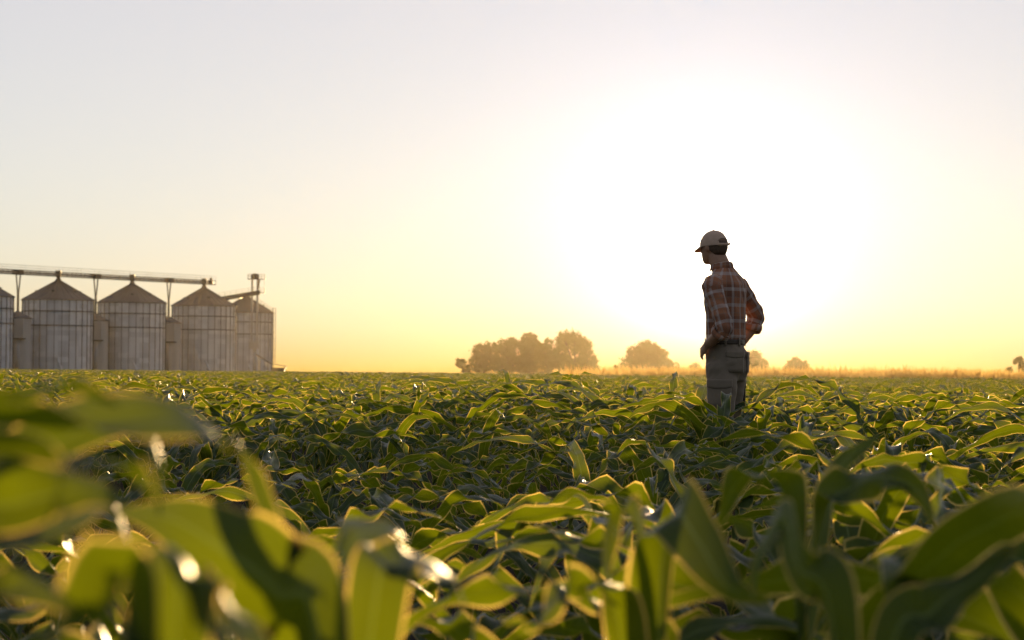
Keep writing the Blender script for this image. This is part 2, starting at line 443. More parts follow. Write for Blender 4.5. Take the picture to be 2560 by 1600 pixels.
def far_field():
    r = random.Random(9); n = len(rest)
    me = bpy.data.meshes.new('maize_field'); me.from_pydata([tuple(q[0]) for q in rest], [], [])
    a = me.attributes.new('turn', 'FLOAT_VECTOR', 'POINT'); a.data.foreach_set('vector', np.array([(0, 0, r.uniform(0, 6.283)) for _ in rest], np.float32).ravel())
    def s(q):
        d = q[1]; k = r.uniform(.88, 1.10) * (vigour(q[0].x, q[0].y) if d < 20 else 1)
        wd = 1 if d < 60 else (1.45 if d < 130 else 2.0)
        return (k * wd, k * wd, k)
    a = me.attributes.new('size', 'FLOAT_VECTOR', 'POINT'); a.data.foreach_set('vector', np.array([s(q) for q in rest], np.float32).ravel())
    a = me.attributes.new('pick', 'INT', 'POINT'); a.data.foreach_set('value', np.array([r.randrange(len(FOL)) for _ in rest], np.int32))
    me.materials.append(LEAF)
    o = bpy.data.objects.new('maize_field', me); col.objects.link(o)
    tag(o, 'far rows of young green maize running to the silos and the trees', 'maize field', None, 'stuff')
    g = bpy.data.node_groups.new('maize_rows', 'GeometryNodeTree')
    g.interface.new_socket('Geometry', in_out='INPUT', socket_type='NodeSocketGeometry'); g.interface.new_socket('Geometry', in_out='OUTPUT', socket_type='NodeSocketGeometry')
    gi = g.nodes.new('NodeGroupInput'); go = g.nodes.new('NodeGroupOutput')
    iop = g.nodes.new('GeometryNodeInstanceOnPoints'); jn = g.nodes.new('GeometryNodeJoinGeometry')
    for f in FOL:
        oi = g.nodes.new('GeometryNodeObjectInfo'); oi.inputs['Object'].default_value = f; oi.inputs['As Instance'].default_value = True; oi.transform_space = 'ORIGINAL'
        g.links.new(oi.outputs['Geometry'], jn.inputs[0])
    def attr(nm, ty):
        x = g.nodes.new('GeometryNodeInputNamedAttribute'); x.data_type = ty; x.inputs[0].default_value = nm; return x.outputs[0]
    er = g.nodes.new('FunctionNodeEulerToRotation'); g.links.new(attr('turn', 'FLOAT_VECTOR'), er.inputs[0])
    g.links.new(gi.outputs[0], iop.inputs['Points']); g.links.new(jn.outputs[0], iop.inputs['Instance'])
    iop.inputs['Pick Instance'].default_value = True
    g.links.new(attr('pick', 'INT'), iop.inputs['Instance Index']); g.links.new(er.outputs[0], iop.inputs['Rotation']); g.links.new(attr('size', 'FLOAT_VECTOR'), iop.inputs['Scale'])
    g.links.new(iop.outputs[0], go.inputs[0])
    md = o.modifiers.new('rows', 'NODES'); md.node_group = g
    print('far plants', n)
far_field()
# ------------------------------------------------------------------ single large plants close to the camera
def smooth_path(pts, n=48):
    out_ = []
    m_ = len(pts) - 1
    for i in range(n):
        f = i / (n - 1) * m_; k = min(int(f), m_ - 1); t = f - k
        a, b, c, d = pts[max(k - 1, 0)], pts[k], pts[k + 1], pts[min(k + 2, m_)]
        out_.append(.5 * ((2 * b) + (c - a) * t + (2 * a - 5 * b + 4 * c - d) * t * t + (3 * b - a - 3 * c + d) * t ** 3))
    return out_
def near_plant(px, D, label, leaves, seed, extra=3, h=.40, group=None):
    g = gpos_(px, D); root = empty('maize_plant', g); r = random.Random(seed)
    stalk_mb(h, .013, (.01, .0), seed).build('stalk', STALK, root, True)
    fl = MB()
    for i, (hs, pts, W, rolls, ruff, waves) in enumerate(leaves):
        q = [Vector((0, 0, hs))] + [P(a, b, D + dd) - g for a, b, dd in pts]
        leaf_strip(fl, smooth_path(q, 60), W * .92, seed * 7 + i, (R(rolls[0]), R(rolls[1])), (.9, .10), ruff * (1.0 if seed < 504 else 1.3), waves * (1.0 if seed < 504 else 1.25), 11)
    for i in range(extra):
        phi = r.uniform(0, 6.28); L = r.uniform(.40, .55); e0 = R(r.uniform(40, 55)); dr = R(r.uniform(90, 140)); p = Vector((0, 0, .10 + .07 * i)); pts = [p.copy()]; d = Vector((math.cos(phi), math.sin(phi), 0))
        for k in range(1, 40):
            e = e0 - dr * (k / 39) ** 1.4; p = p + (d * math.cos(e) + Vector((0, 0, math.sin(e)))) * (L / 39); pts.append(p.copy())
        leaf_strip(fl, pts, r.uniform(.055, .075), seed * 13 + i, (0, r.uniform(-.8, .8)), (1, .1), .016, 3.4, 9, S0=d.cross(Vector((0, 0, 1))))
    fl.build('foliage', LEAF, root, True)
    tag(root, label, 'maize plant', group)
def gpos_(px, D):
    p = P(px, 932, D); return Vector((p.x, p.y, zg(p.x, p.y)))
G = 'large blurred maize plants closest to the camera'
near_plant(-190, 1.50, 'blurred maize plant with dark overlapping leaves filling the left edge', [
    (.70, [(-60, 1120, .0), (180, 1066, .03), (390, 1038, .05), (520, 1075, .08), (575, 1140, .1)], .080, (20, 50), .010, 1.6),
    (.76, [(-80, 1050, -.05), (50, 1000, -.05), (140, 968, -.03), (230, 985, 0), (300, 1012, .03)], .042, (0, 20), .008, 1.6),
    (.68, [(-60, 1190, -.1), (110, 1160, -.08), (280, 1180, -.05), (400, 1240, 0)], .085, (35, 60), .012, 2.0),
    (.66, [(-60, 1240, .15), (150, 1090, .2), (340, 1060, .25), (392, 1160, .28), (398, 1290, .3)], .050, (10, 70), .008, 1.5),
    (.62, [(-80, 1320, .0), (60, 1240, .0), (200, 1220, .02), (320, 1270, .05)], .070, (30, 70), .012, 2.0),
    (.62, [(-90, 1290, .25), (120, 1240, .3), (260, 1260, .32), (310, 1370, .34), (300, 1500, .34)], .045, (0, 60), .008, 2.0)], 501, 3, .78, G)
near_plant(850, 1.85, 'blurred maize plant with one broad glowing yellow-green leaf at lower left', [
    (.22, [(800, 1640, -.02), (690, 1480, -.05), (560, 1372, -.06), (430, 1300, -.04), (285, 1262, .0)], .105, (62, 88), .012, 1.5),
    (.26, [(780, 1600, .04), (715, 1440, .06), (655, 1270, .08), (605, 1140, .1), (578, 1092, .1)], .072, (80, 60), .008, 1.6),
    (.24, [(930, 1560, .05), (990, 1430, .1), (1060, 1395, .15), (1130, 1450, .2), (1170, 1560, .2)], .070, (20, 60), .012, 2.2),
    (.20, [(900, 1600, .2), (860, 1420, .3), (900, 1330, .35), (960, 1310, .4), (1020, 1350, .45)], .060, (60, 40), .014, 2.2)], 502, 2, .32, G)
near_plant(-330, 1.62, 'blurred maize plant whose blue-grey leaf reaches in from the bottom left corner', [
    (.30, [(-200, 1420, -.02), (-40, 1360, .0), (120, 1300, .02), (220, 1265, .04), (290, 1240, .05)], .085, (55, 35), .010, 1.3),
    (.25, [(-150, 1600, -.1), (0, 1480, -.1), (120, 1470, -.1), (230, 1540, -.08)], .070, (40, 70), .012, 2.0)], 503, 2, .38, G)
near_plant(420, 1.32, 'very blurred dark maize plant along the bottom edge, left of the broad glowing leaf', [
    (.22, [(330, 1600, 0), (240, 1540, .0), (130, 1560, .02), (20, 1640, .02)], .070, (40, 20), .010, 1.8),
    (.24, [(440, 1580, 0), (520, 1530, .02), (610, 1560, .03), (680, 1650, .04)], .075, (45, 60), .010, 1.8)], 504, 2, .30, G)
near_plant(1640, 2.6, 'blurred maize plant with wide blue-green drooping leaf at bottom, right of centre', [
    (.34, [(1655, 1420, -.05), (1690, 1290, -.1), (1745, 1360, -.15), (1825, 1470, -.2), (1940, 1500, -.2)], .085, (25, 75), .014, 1.8),
    (.36, [(1600, 1400, .05), (1560, 1270, .05), (1530, 1300, .05), (1520, 1420, .0), (1560, 1520, -.05)], .066, (50, 85), .010, 1.8),
    (.30, [(1540, 1520, -.1), (1440, 1470, -.15), (1330, 1560, -.2), (1250, 1540, -.2)], .060, (0, 20), .016, 2.6)], 505, 3, .42, G)
near_plant(2160, 2.25, 'blurred maize plant with bright straight leaf pointing up at lower right', [
    (.30, [(2230, 1630, .0), (2330, 1535, .03), (2430, 1450, .06), (2550, 1360, .1)], .062, (65, 80), .006, 1.6),
    (.28, [(2080, 1560, .0), (2000, 1430, .03), (1960, 1300, .08), (1900, 1380, .1), (1880, 1500, .1)], .068, (40, 80), .012, 2.0),
    (.26, [(2230, 1540, .2), (2300, 1420, .3), (2380, 1370, .35), (2440, 1450, .38)], .075, (30, 70), .014, 2.2)], 506, 3, .38, G)
near_plant(2010, 3.3, 'maize plant with scalloped pale-rimmed leaf crossing the lower right', [
    (.42, [(2060, 1300, -.02), (2130, 1225, -.05), (2210, 1185, -.08), (2290, 1215, -.1), (2335, 1300, -.12)], .080, (20, 60), .018, 2.0),
    (.40, [(1960, 1260, .0), (1890, 1190, .0), (1830, 1230, .02), (1790, 1330, .03)], .070, (25, 60), .016, 2.2),
    (.46, [(2050, 1260, .1), (2130, 1140, .2), (2200, 1080, .25)], .055, (80, 70), .006, 1.6)], 507, 3, .46, G)

# ------------------------------------------------------------------ grain silos and their conveyors
def gpos(px, D):
    p = P(px, 932, D); return Vector((p.x, p.y, 0))
def zat(px, py, D): return P(px, py, D).z
SILOS = [(-62, 288, 7.45), (143, 300, 7.4), (328, 310, 7.3), (508, 322, 7.15), (613, 357, 6.85)]
SILOS = [(a, d * K, r) for a, d, r in SILOS]
SPOS = [gpos(a, d) for a, d, r in SILOS]
def grain_silo(i):
    px, D, r = SILOS[i]; rt = empty('grain_silo', SPOS[i], R(11 * i))
    He, Hp = 15.3, 19.4
    mb = MB(); mb.lathe([(r, 0), (r, He)], seg=72); mb.build('wall', WALL, rt, True)
    mb = MB()
    for k in range(30):
        a = 2 * math.pi * k / 30; c = Vector((math.cos(a), math.sin(a), 0))
        mb.bar(c * (r + .06), c * (r + .06) + Vector((0, 0, He - .05)), .085, .12, up=c)
    mb.build('ribbing', RIBS, rt)
    for z in (12.9, 9.9):
        mb = MB(); mb.lathe([(r + .02, z - .09), (r + .22, z - .09), (r + .22, z + .09), (r + .02, z + .09)], seg=72); mb.build('wind_ring', RIBS, rt, True)
    mb = MB(); mb.lathe([(r - .05, He - .12), (r + .32, He - .12), (r + .32, He + .02), (.55, Hp), (.0, Hp + .05)], seg=60)
    for k in range(30):
        a = 2 * math.pi * (k + .5) / 30; c = Vector((math.cos(a), math.sin(a), 0))
        mb.bar(c * (r + .25) + Vector((0, 0, He + .09)), c * .6 + Vector((0, 0, Hp + .03)), .10, .12)
    rf = mb.build('roof', ROOF, rt)
    mb = MB(); mb.lathe([(.62, Hp - .15), (.62, Hp + .35), (.42, Hp + .42), (.42, Hp + .75), (.72, Hp + 1.0)], seg=20); mb.build('roof_cap', STEEL, rf, True)
    for k in range(6):
        a = 2 * math.pi * k / 6 + .3; q = .62
        c = Vector((math.cos(a) * r * q, math.sin(a) * r * q, He + (Hp - He) * (1 - q) + .22))
        mb = MB(); mb.box(c, (.75, .55, .5), Matrix.Rotation(a, 3, 'Z')); mb.build('roof_vent', ROOF, rf)
    # slanting discharge spout near the foot, towards the field
    a = R(-82) - R(11 * i); c = Vector((math.cos(a), math.sin(a), 0)); t = Vector((-c.y, c.x, 0))
    mb = MB(); mb.bar(c * (r + .1) + t * .2 + Vector((0, 0, 3.3)), c * (r + 1.3) + t * 1.5 + Vector((0, 0, .3)), .45, .45, seg=10); mb.box(c * (r + .25) + t * .2 + Vector((0, 0, 3.4)), (.9, .7, .8), Matrix.Rotation(a, 3, 'Z'))
    mb.build('discharge_spout', WALL, rt)
    return rt
slab = ['galvanised grain silo with cone roof, cut off by the left edge of the view',
        'galvanised grain silo with cone roof, second from the left edge',
        'galvanised grain silo with cone roof, middle one of the row of five',
        'galvanised grain silo under the right end of the long conveyor',
        'galvanised grain silo with side ladder, farthest right, partly behind another silo']
silos = []
for i in range(5):
    s = grain_silo(i); tag(s, slab[i], 'grain silo', 'grain silos at the edge of the field'); silos.append(s)
# ladder with cage and roof rail on the farthest silo
def silo_ladder():
    s = silos[4]; r = SILOS[4][2]; M = Matrix.Rotation(-s.rotation_euler.z, 3, 'Z')
    a = R(-14); c = Vector((math.cos(a), math.sin(a), 0)); t = Vector((-c.y, c.x, 0)); mb = MB()
    def b(p, q, w_): mb.bar(M @ p, M @ q, w_)
    for sd in (-.25, .25): b(c * (r + .35) + t * sd, c * (r + .35) + t * sd + Vector((0, 0, 16.6)), .08)
    for z in np.arange(.4, 16.4, .5): b(c * (r + .35) - t * .25 + Vector((0, 0, z)), c * (r + .35) + t * .25 + Vector((0, 0, z)), .05)
    for z in (3, 4.5, 6, 7.5, 9, 10.5, 12, 13.5, 15, 16.5):
        pts = [c * (r + .35 + .75 * math.sin(math.pi * k / 6)) + t * (-.4 * math.cos(math.pi * k / 6)) + Vector((0, 0, z)) for k in range(7)]
        for p, q in zip(pts, pts[1:]): b(p, q, .06)
    for k in (2, 3, 4):
        o = c * (r + .35 + .75 * math.sin(math.pi * k / 6)) + t * (-.4 * math.cos(math.pi * k / 6)); b(o + Vector((0, 0, 2.8)), o + Vector((0, 0, 16.5)), .05)
    mb.build('ladder', STEEL, s)
    mb = MB(); n = 8; A = c * (r + .2) + Vector((0, 0, 15.4)); B = c * 1.0 + Vector((0, 0, 19.2))
    for k in range(n + 1):
        p = A.lerp(B, k / n); b(p, p + Vector((0, 0, 1.05)), .05)
    for h in (.55, 1.05): b(A + Vector((0, 0, h)), B + Vector((0, 0, h)), .05)
    mb.build('roof_rail', STEEL, s)
silo_ladder()

def rail_run(mb, A, B, side, n, h0, h=1.05, w_=.05):
    for k in range(n + 1):
        p = A.lerp(B, k / n) + side; mb.bar(p + Vector((0, 0, h0)), p + Vector((0, 0, h0 + h)), w_)
    for q in (h0 + h * .52, h0 + h): mb.bar(A + side + Vector((0, 0, q)), B + side + Vector((0, 0, q)), w_)
def long_conveyor():
    d = (SPOS[3] - SPOS[0]).normalized(); A = SPOS[0] - d * 25; B = SPOS[3] + d * 3.4
    rt = empty('conveyor_bridge', A); A0 = Vector((0, 0, 0)); B0 = B - A; L = B0.length
    s = Vector((-d.y, d.x, 0)); Z = lambda z: Vector((0, 0, z)); zb = 20.35
    mb = MB(); mb.bar(A0 + Z(zb + .40), B0 - d * 2.2 + Z(zb + .40), .7, .42); mb.build('trough', STEEL, rt)
    mb = MB()
    for q in (zb, zb + .85):
        for sd in (-.55, .55): mb.bar(A0 + s * sd + Z(q), B0 + s * sd + Z(q), .13, .16)
    n = int(L / 2.6)
    for k in range(n + 1):
        p = A0.lerp(B0, k / n)
        for sd in (-.55, .55): mb.bar(p + s * sd + Z(zb), p + s * sd + Z(zb + .85), .10)
    mb.build('truss', RIBS, rt)
    mb = MB(); mb.bar(A0 + Z(zb - .10), B0 + Z(zb - .10), 1.3, .06); mb.build('walkway', RIBS, rt)
    for sd in (-.62, .62):
        mb = MB(); rail_run(mb, A0, B0, s * sd, n // 2, zb + .85, 1.0, .035); mb.build('handrail', STEEL, rt)
    mb = MB(); mb.box(B0 - d * 1.1 + Z(zb + .55), (.9, .8, .9)); mb.lathe([(.28, -.5), (.28, .5)], B0 - d * 1.1 + Z(zb + 1.0), 12); mb.build('drive_motor', RIBS, rt)
    for k in (1, 2, 3):
        mb = MB(); mb.box(SPOS[k] - A + Z(zb + .55), (1.1, 1.1, 1.3)); mb.build('discharge_box', STEEL, rt)
    tag(rt, 'long level conveyor bridge with handrails running over the silo roofs', 'conveyor')
    return d, s
cdir, cside = long_conveyor()
def support(i, label):
    c = (SPOS[i] + SPOS[i + 1]) / 2; rt = empty('conveyor_support', c); Z = lambda z: Vector((0, 0, z))
    mb = MB(); mb.bar(Z(12.6), Z(16.6), .42, .42); mb.build('column', RIBS, rt)
    for sd in (-1, 1):
        mb = MB(); mb.bar(cdir * (.12 * sd) + Z(16.3), cdir * (.6 * sd) + Z(20.2), .2, .2); mb.build('strut', RIBS, rt)
    mb = MB(); mb.box(Z(20.75), (1.7, 1.5, 1.1), Matrix.Rotation(math.atan2(cdir.y, cdir.x), 3, 'Z')); mb.build('bearing_box', RIBS, rt)
    tag(rt, label, 'support', 'forked supports carrying the conveyor bridge')
def hopper_bin(i, label):
    c = (SPOS[i] + SPOS[i + 1]) / 2; rt = empty('hopper_bin', c, 0); Z = lambda z: Vector((0, 0, z))
    mb = MB(); mb.lathe([(2.75, 0), (2.75, 11.2)], seg=28); mb.build('wall', CONC, rt, True)
    mb = MB(); mb.lathe([(3.0, 11.1), (3.0, 11.25), (.35, 12.7), (0, 12.72)], seg=28); mb.build('roof', ROOF, rt)
    mb = MB(); mb.box((.9, -2.9, 9.1), (1.9, 1.2, 4.0)); mb.build('cabin', CONC, rt)
    mb = MB(); mb.box((.9, -2.95, 6.95), (2.5, 1.6, .25)); mb.build('platform', RIBS, rt)
    mb = MB(); mb.bar((.6, -2.9, 6.8), (.6, -2.9, 0), .95, .95, seg=14); mb.build('pipe', CONC, rt, True)
    mb = MB(); rail_run(mb, Vector((-2.2, -1.4, 0)), Vector((-.4, -2.6, 0)), Vector((0, 0, 0)), 3, 11.25, .9); mb.build('handrail', STEEL, rt)
    tag(rt, label, 'hopper bin', 'small pale hopper bins between the silos')
for i, (a, b) in enumerate([('forked conveyor support left of the second silo', 'small pale bin with cone roof left of the second silo'),
                            ('forked conveyor support between second and middle silo', 'small pale bin with cone roof between second and middle silo'),
                            ('forked conveyor support between middle silo and conveyor end', 'small pale bin with cone roof between middle silo and fourth silo')]):
    support(i, a); hopper_bin(i, b)
def elevator():
    D = 345 * K; c = gpos(635, D); rt = empty('bucket_elevator', c); Z = lambda z: Vector((0, 0, z))
    for sd in (-.66, .66):
        mb = MB(); mb.box((sd, 0, 11.6 + 3), (.46, .5, 17.0)); mb.build('elevator_leg', CONC, rt)
    mb = MB(); mb.lathe([(1.0, 0), (1.0, .75), (.75, 1.15), (.0, 1.3)], (0, 0, 23.15), 16); mb.build('head', RIBS, rt, True)
    mb = MB(); mb.box((.35, 0, 23.03), (4.2, 2.2, .16)); mb.build('platform', RIBS, rt)
    mb = MB(); mb.box((.9, 0, 19.75), (3.0, 1.9, .16)); mb.build('platform', RIBS, rt)
    mb = MB()
    for y in (-1.05, 1.05): rail_run(mb, Vector((-1.7, y, 0)), Vector((2.4, y, 0)), Vector((0, 0, 0)), 5, 23.1, 1.1)
    for x in (-1.7, 2.4): rail_run(mb, Vector((x, -1.05, 0)), Vector((x, 1.05, 0)), Vector((0, 0, 0)), 2, 23.1, 1.1)
    mb.build('handrail', STEEL, rt)
    mb = MB(); rail_run(mb, Vector((.9, -.9, 0)), Vector((2.3, -.9, 0)), Vector((0, 0, 0)), 2, 19.8, 1.1); rail_run(mb, Vector((2.3, -.9, 0)), Vector((2.3, .9, 0)), Vector((0, 0, 0)), 2, 19.8, 1.1)
    mb.bar((2.3, -.9, 19.8), (2.3, -.9, 23.1), .06); mb.build('handrail', STEEL, rt)
    mb = MB(); mb.bar((1.1, -.3, 22.9), (.75, -.3, 20.6), .4, .4, seg=8); mb.build('spout', RIBS, rt)
    mb = MB(); mb.box((0, 0, 6.9), (2.1, 1.6, 1.6)); mb.box((0, 0, 7.9), (2.6, 1.9, .2)); mb.build('boot_housing', CONC, rt)
    mb = MB(); mb.bar((.1, 0, 6.2), (.1, 0, 0), .9, .9, seg=12); mb.build('support_pipe', CONC, rt, True)
    tag(rt, 'tall slim bucket elevator tower with railed top platform', 'elevator tower')
    a = P(650, 731, 345 * K); b = P(548, 748, 345 * K); q = empty('inclined_conveyor', b); d = a - b; u = Vector((0, 0, 1))
    mb = MB(); mb.bar((0, 0, 0), d, .7, .8); mb.build('trough', STEEL, q)
    mb = MB()
    for h in (-.5, .5): mb.bar(u * h, d + u * h, .14, .14)
    for k in range(9):
        p = d * (k / 8); mb.bar(p - u * .5, p + u * .5, .1)
    mb.build('truss', RIBS, q)
    mb = MB(); rail_run(mb, Vector((0, 0, 0)), d, Vector((0, -.5, 0)), 7, .5, 1.0); mb.build('handrail', STEEL, q)
    mb = MB(); mb.bar(d * .45 - u * .4, P(613, 745, 356 * K) - b, .3, .3); mb.build('brace', RIBS, q)
    tag(q, 'sloping conveyor rising from the right-hand silos to the elevator tower', 'conveyor')
    a = P(640, 886, 340 * K); b = P(679, 910, 340 * K); q = empty('grain_auger', Vector((b.x, b.y, 0)))
    mb = MB(); mb.bar(a - q.location, b - q.location, .34, .34, seg=10); mb.build('tube', STEEL, q)
    for t in (.15, .7):
        p = a.lerp(b, t) - q.location; mb = MB(); mb.bar(p, (p.x, p.y + 1.2, 0), .14); mb.build('leg', STEEL, q)
    tag(q, 'thin slanting auger tube at the foot of the elevator tower', 'auger')
    c = gpos(695, 338 * K); q = empty('loading_shed', c)
    mb = MB(); mb.box((-.05, 1.2, .7), (3.0, 2.4, 1.4)); mb.build('wall', STEEL, q)
    mb = MB(); mb.box((.05, 1.2, 1.48), (3.5, 2.8, .14)); mb.build('roof', RIBS, q)
    z0, z1 = zat(674, 909, 338 * K), zat(717, 916, 338 * K)
    mb = MB(); mb.bar((-2.0, .4, z0), (2.1, .4, z1), 1.8, .16); mb.build('canopy', RIBS, q)
    for x, z in ((-1.5, z0), (1.5, z1 + .1)):
        mb = MB(); mb.bar((x, 1.2, 1.5), (x, .6, z), .12); mb.build('post', RIBS, q)
    mb = MB(); mb.bar((1.5, -.1, 1.4), (2.4, -.3, -.1), .16); mb.build('ramp', RIBS, q)
    tag(q, 'low shed with tilted canopy at the foot of the right-hand silo', 'shed')
elevator()

# ------------------------------------------------------------------ far trees and the strip of dry grass
def far_tree(lobes, D, seed, label, cat, group=None, name='deciduous_tree', dens=1.0, leaf=.66, trunk=True):
    r = random.Random(seed); D *= K; s = D / FPX
    cx = sum(l[0] * l[2] for l in lobes) / sum(l[2] for l in lobes); base = gpos(cx, D)
    rt = empty(name, base); mb = MB(); cen = []
    for px, py, rad in lobes:
        c = P(px, py, D) - base; rr = rad * s; cen.append((c, rr)); c = c + Vector((0, r.uniform(-.5, .5) * rr, 0))
        ncl = int(28 * dens * max(1.0, rr / 1.4) ** 2)
        for k in range(ncl):
            v = Vector((r.gauss(0, 1), r.gauss(0, 1), r.gauss(0, 1))).normalized() * rr * r.uniform(.35, 1.0) ** .6
            p = c + v
            if p.z < .8: continue
            cr = r.uniform(.45, 1.0) * max(.45, min(1.0, rr / 2.6))
            for q in range(int(24 * (.6 + cr))):
                o = p + Vector((r.gauss(0, 1), r.gauss(0, 1), r.gauss(0, .8))) * cr * .55
                a = Vector((r.gauss(0, 1), r.gauss(0, 1), r.gauss(0, 1))).normalized(); b = a.orthogonal().normalized(); L = leaf * r.uniform(.35, 1.0)
                n_ = a.cross(b)
                mb.add([o - a * L * .5, o + b * L * .28 + n_ * L * .1, o + a * L * .55, o - b * L * .28], [(0, 1, 2, 3)])
    mb.build('crown', TREELEAF, rt)
    if trunk:
        mb = MB(); top = max(cen, key=lambda q: q[0].z)[0]
        h = top.z * .7; mb.bar((0, 0, -.2), (0, 0, h * .5), .55, .55, seg=8)
        for c, rr in cen: mb.bar((0, 0, h * .32), c, .24, .24, seg=6)
        mb.build('trunk', BARK, rt)
    tag(rt, label, cat, group); return rt
G1 = 'trees of the hazy clump on the horizon'
far_tree([(1152, 908, 13), (1166, 924, 12)], 360, 1, 'small ragged tree at the left end of the hazy clump', 'tree', G1)
far_tree([(1202, 882, 22), (1192, 908, 22), (1228, 876, 22), (1225, 905, 24), (1206, 925, 18)], 362, 2, 'broad hazy tree with open gaps, left part of the clump', 'tree', G1, dens=.8)
far_tree([(1262, 868, 20), (1280, 862, 18), (1270, 892, 26), (1285, 912, 24), (1255, 915, 22)], 358, 3, 'dense hazy tree, second from the left in the clump', 'tree', G1)
far_tree([(1324, 849, 19), (1336, 866, 20), (1312, 868, 20), (1325, 892, 27), (1322, 918, 26)], 366, 4, 'tall round-topped hazy tree in the middle of the clump', 'tree', G1, dens=1.1)
far_tree([(1368, 860, 15), (1362, 882, 20), (1380, 898, 22), (1365, 920, 22)], 352, 5, 'narrow thin hazy tree just right of the middle of the clump', 'tree', G1, dens=1.0)
far_tree([(1412, 850, 22), (1436, 851, 23), (1404, 882, 24), (1410, 915, 26), (1455, 874, 26), (1472, 902, 22), (1450, 915, 22), (1487, 918, 13)], 356, 6, 'largest hazy tree at the right end of the clump', 'tree', G1, dens=.85)
far_tree([(1618, 880, 27), (1590, 888, 24), (1645, 890, 24), (1570, 912, 20), (1612, 912, 28), (1658, 914, 24), (1685, 920, 15), (1544, 925, 13)], 390, 7, 'wide domed golden tree standing alone left of the farmer', 'tree')
far_tree([(1738, 921, 14), (1727, 929, 9), (1750, 930, 9)], 430, 8, 'tiny round golden tree just left of the farmer', 'tree')
far_tree([(1884, 895, 19), (1868, 905, 18), (1908, 912, 14), (1890, 922, 20)], 400, 9, 'golden tree partly hidden behind the farmer on his right', 'tree')
far_tree([(1990, 912, 19), (1971, 919, 14), (2012, 917, 15), (1990, 926, 18)], 400, 10, 'rounded golden bushy tree right of the farmer', 'tree', dens=.8)
far_tree([(2548, 904, 14), (2560, 918, 14), (2522, 926, 8)], 330, 11, 'dark small tree cut off by the right edge of the view', 'tree')

def grass_strip():
    r = random.Random(3); mb = MB()
    for k in range(17000):
        y = (130 + 70 * r.random() ** 1.6) * K; px = r.uniform(1380, 2760)
        x = (px - 1280) / FPX * y
        if px < 1700 and r.random() > (px - 1380) / 320: continue
        h = r.uniform(1.05, 1.7) * (1.12 if r.random() < .05 else 1) * (.75 + .5 * noise.noise((x * .12, y * .12, 0)) + .25)
        w_ = r.uniform(.03, .08); a = r.uniform(0, 3.14); lean = Vector((r.gauss(0, .18), r.gauss(0, .18), 0)) * h
        d = Vector((math.cos(a), math.sin(a), 0)) * w_; b = Vector((x, y, -.05))
        mb.add([b - d, b + d, b + lean * .4 + d * .8 + Vector((0, 0, h * .6)), b + lean + Vector((0, 0, h)), b + lean * .4 - d * .8 + Vector((0, 0, h * .6))], [(0, 1, 2, 3, 4)])
    o = mb.build('tall_grass', GRASS); tag(o, 'strip of tall dry golden grass beyond the maize on the right', 'grass', None, 'stuff')
grass_strip()

def meadow():
    mb = MB(); v = [(-.02 * 222, 222, -.02), (70, 222, -.02), (190, 700, -.02), (-36, 700, -.02)]
    mb.add([Vector(q) for q in v], [(0, 1, 2, 3)]); o = mb.build('meadow', STRAW); tag(o, kind='structure')
STRAW = mat_simple('straw', (.34, .25, .11), (.46, .35, .16), .3, .9, bumps=.6, bdist=.1)
meadow()

# ------------------------------------------------------------------ the farmer
def mat_plaid():
    M = Mat('plaid_shirt'); uv = M.n('ShaderNodeUVMap').outputs[0]
    sep = M.n('ShaderNodeSeparateXYZ'); M.l(uv, sep.inputs[0])
    def stripe(x, period, lo, hi, off=0.0):
        f = M.math('FRACT', M.math('ADD', M.math('DIVIDE', x, period), off))
        return M.math('MULTIPLY', M.math('GREATER_THAN', f, lo), M.math('LESS_THAN', f, hi))
    a = stripe(sep.outputs[0], .088, .0, .24); b = stripe(sep.outputs[1], .108, .0, .22)
    c = stripe(sep.outputs[0], .088, .55, .62); d = stripe(sep.outputs[1], .108, .58, .64)
    e = stripe(sep.outputs[0], .176, .3, .68); g = stripe(sep.outputs[1], .216, .3, .7)
    col_ = M.mix(M.math('MULTIPLY', M.math('ADD', e, g), .5), (.36, .15, .08), (.19, .08, .05))
    col_ = M.mix(M.math('MULTIPLY', M.math('ADD', c, d), .45, True), col_, (.24, .17, .13))
    col_ = M.mix(M.math('MULTIPLY', M.math('ADD', a, b), .44), col_, (.50, .43, .42))
    weave = M.noise(220, 2, M.coord('Object'))
    return M.done(M.bsdf(col_, .85, spec=.25, normal=M.bump(weave, .3, .002), sheen=.7))
SKIN = mat_simple('skin', (.34, .175, .105), (.42, .23, .15), 30, .5, bumps=.08)
HAIR = mat_simple('hair', (.07, .04, .022), (.12, .07, .04), 90, .6, bumps=.5, stretch=(1, 1, .15))
CAPM = mat_simple('cap_cloth', (.50, .34, .25), (.60, .42, .32), 30, .85, bumps=.15, bdist=.002, sheen=.7)
KHAKI = mat_simple('work_trousers', (.185, .142, .105), (.24, .188, .142), 10, .85, bumps=.35, bdist=.003, sheen=.5)
BELT = mat_simple('belt_leather', (.035, .022, .014), (.06, .038, .024), 25, .5)
WEB = mat_simple('belt_webbing', (.30, .27, .23), (.38, .34, .29), 60, .8)
BOOT = mat_simple('boot_leather', (.05, .032, .02), (.085, .055, .035), 18, .6)

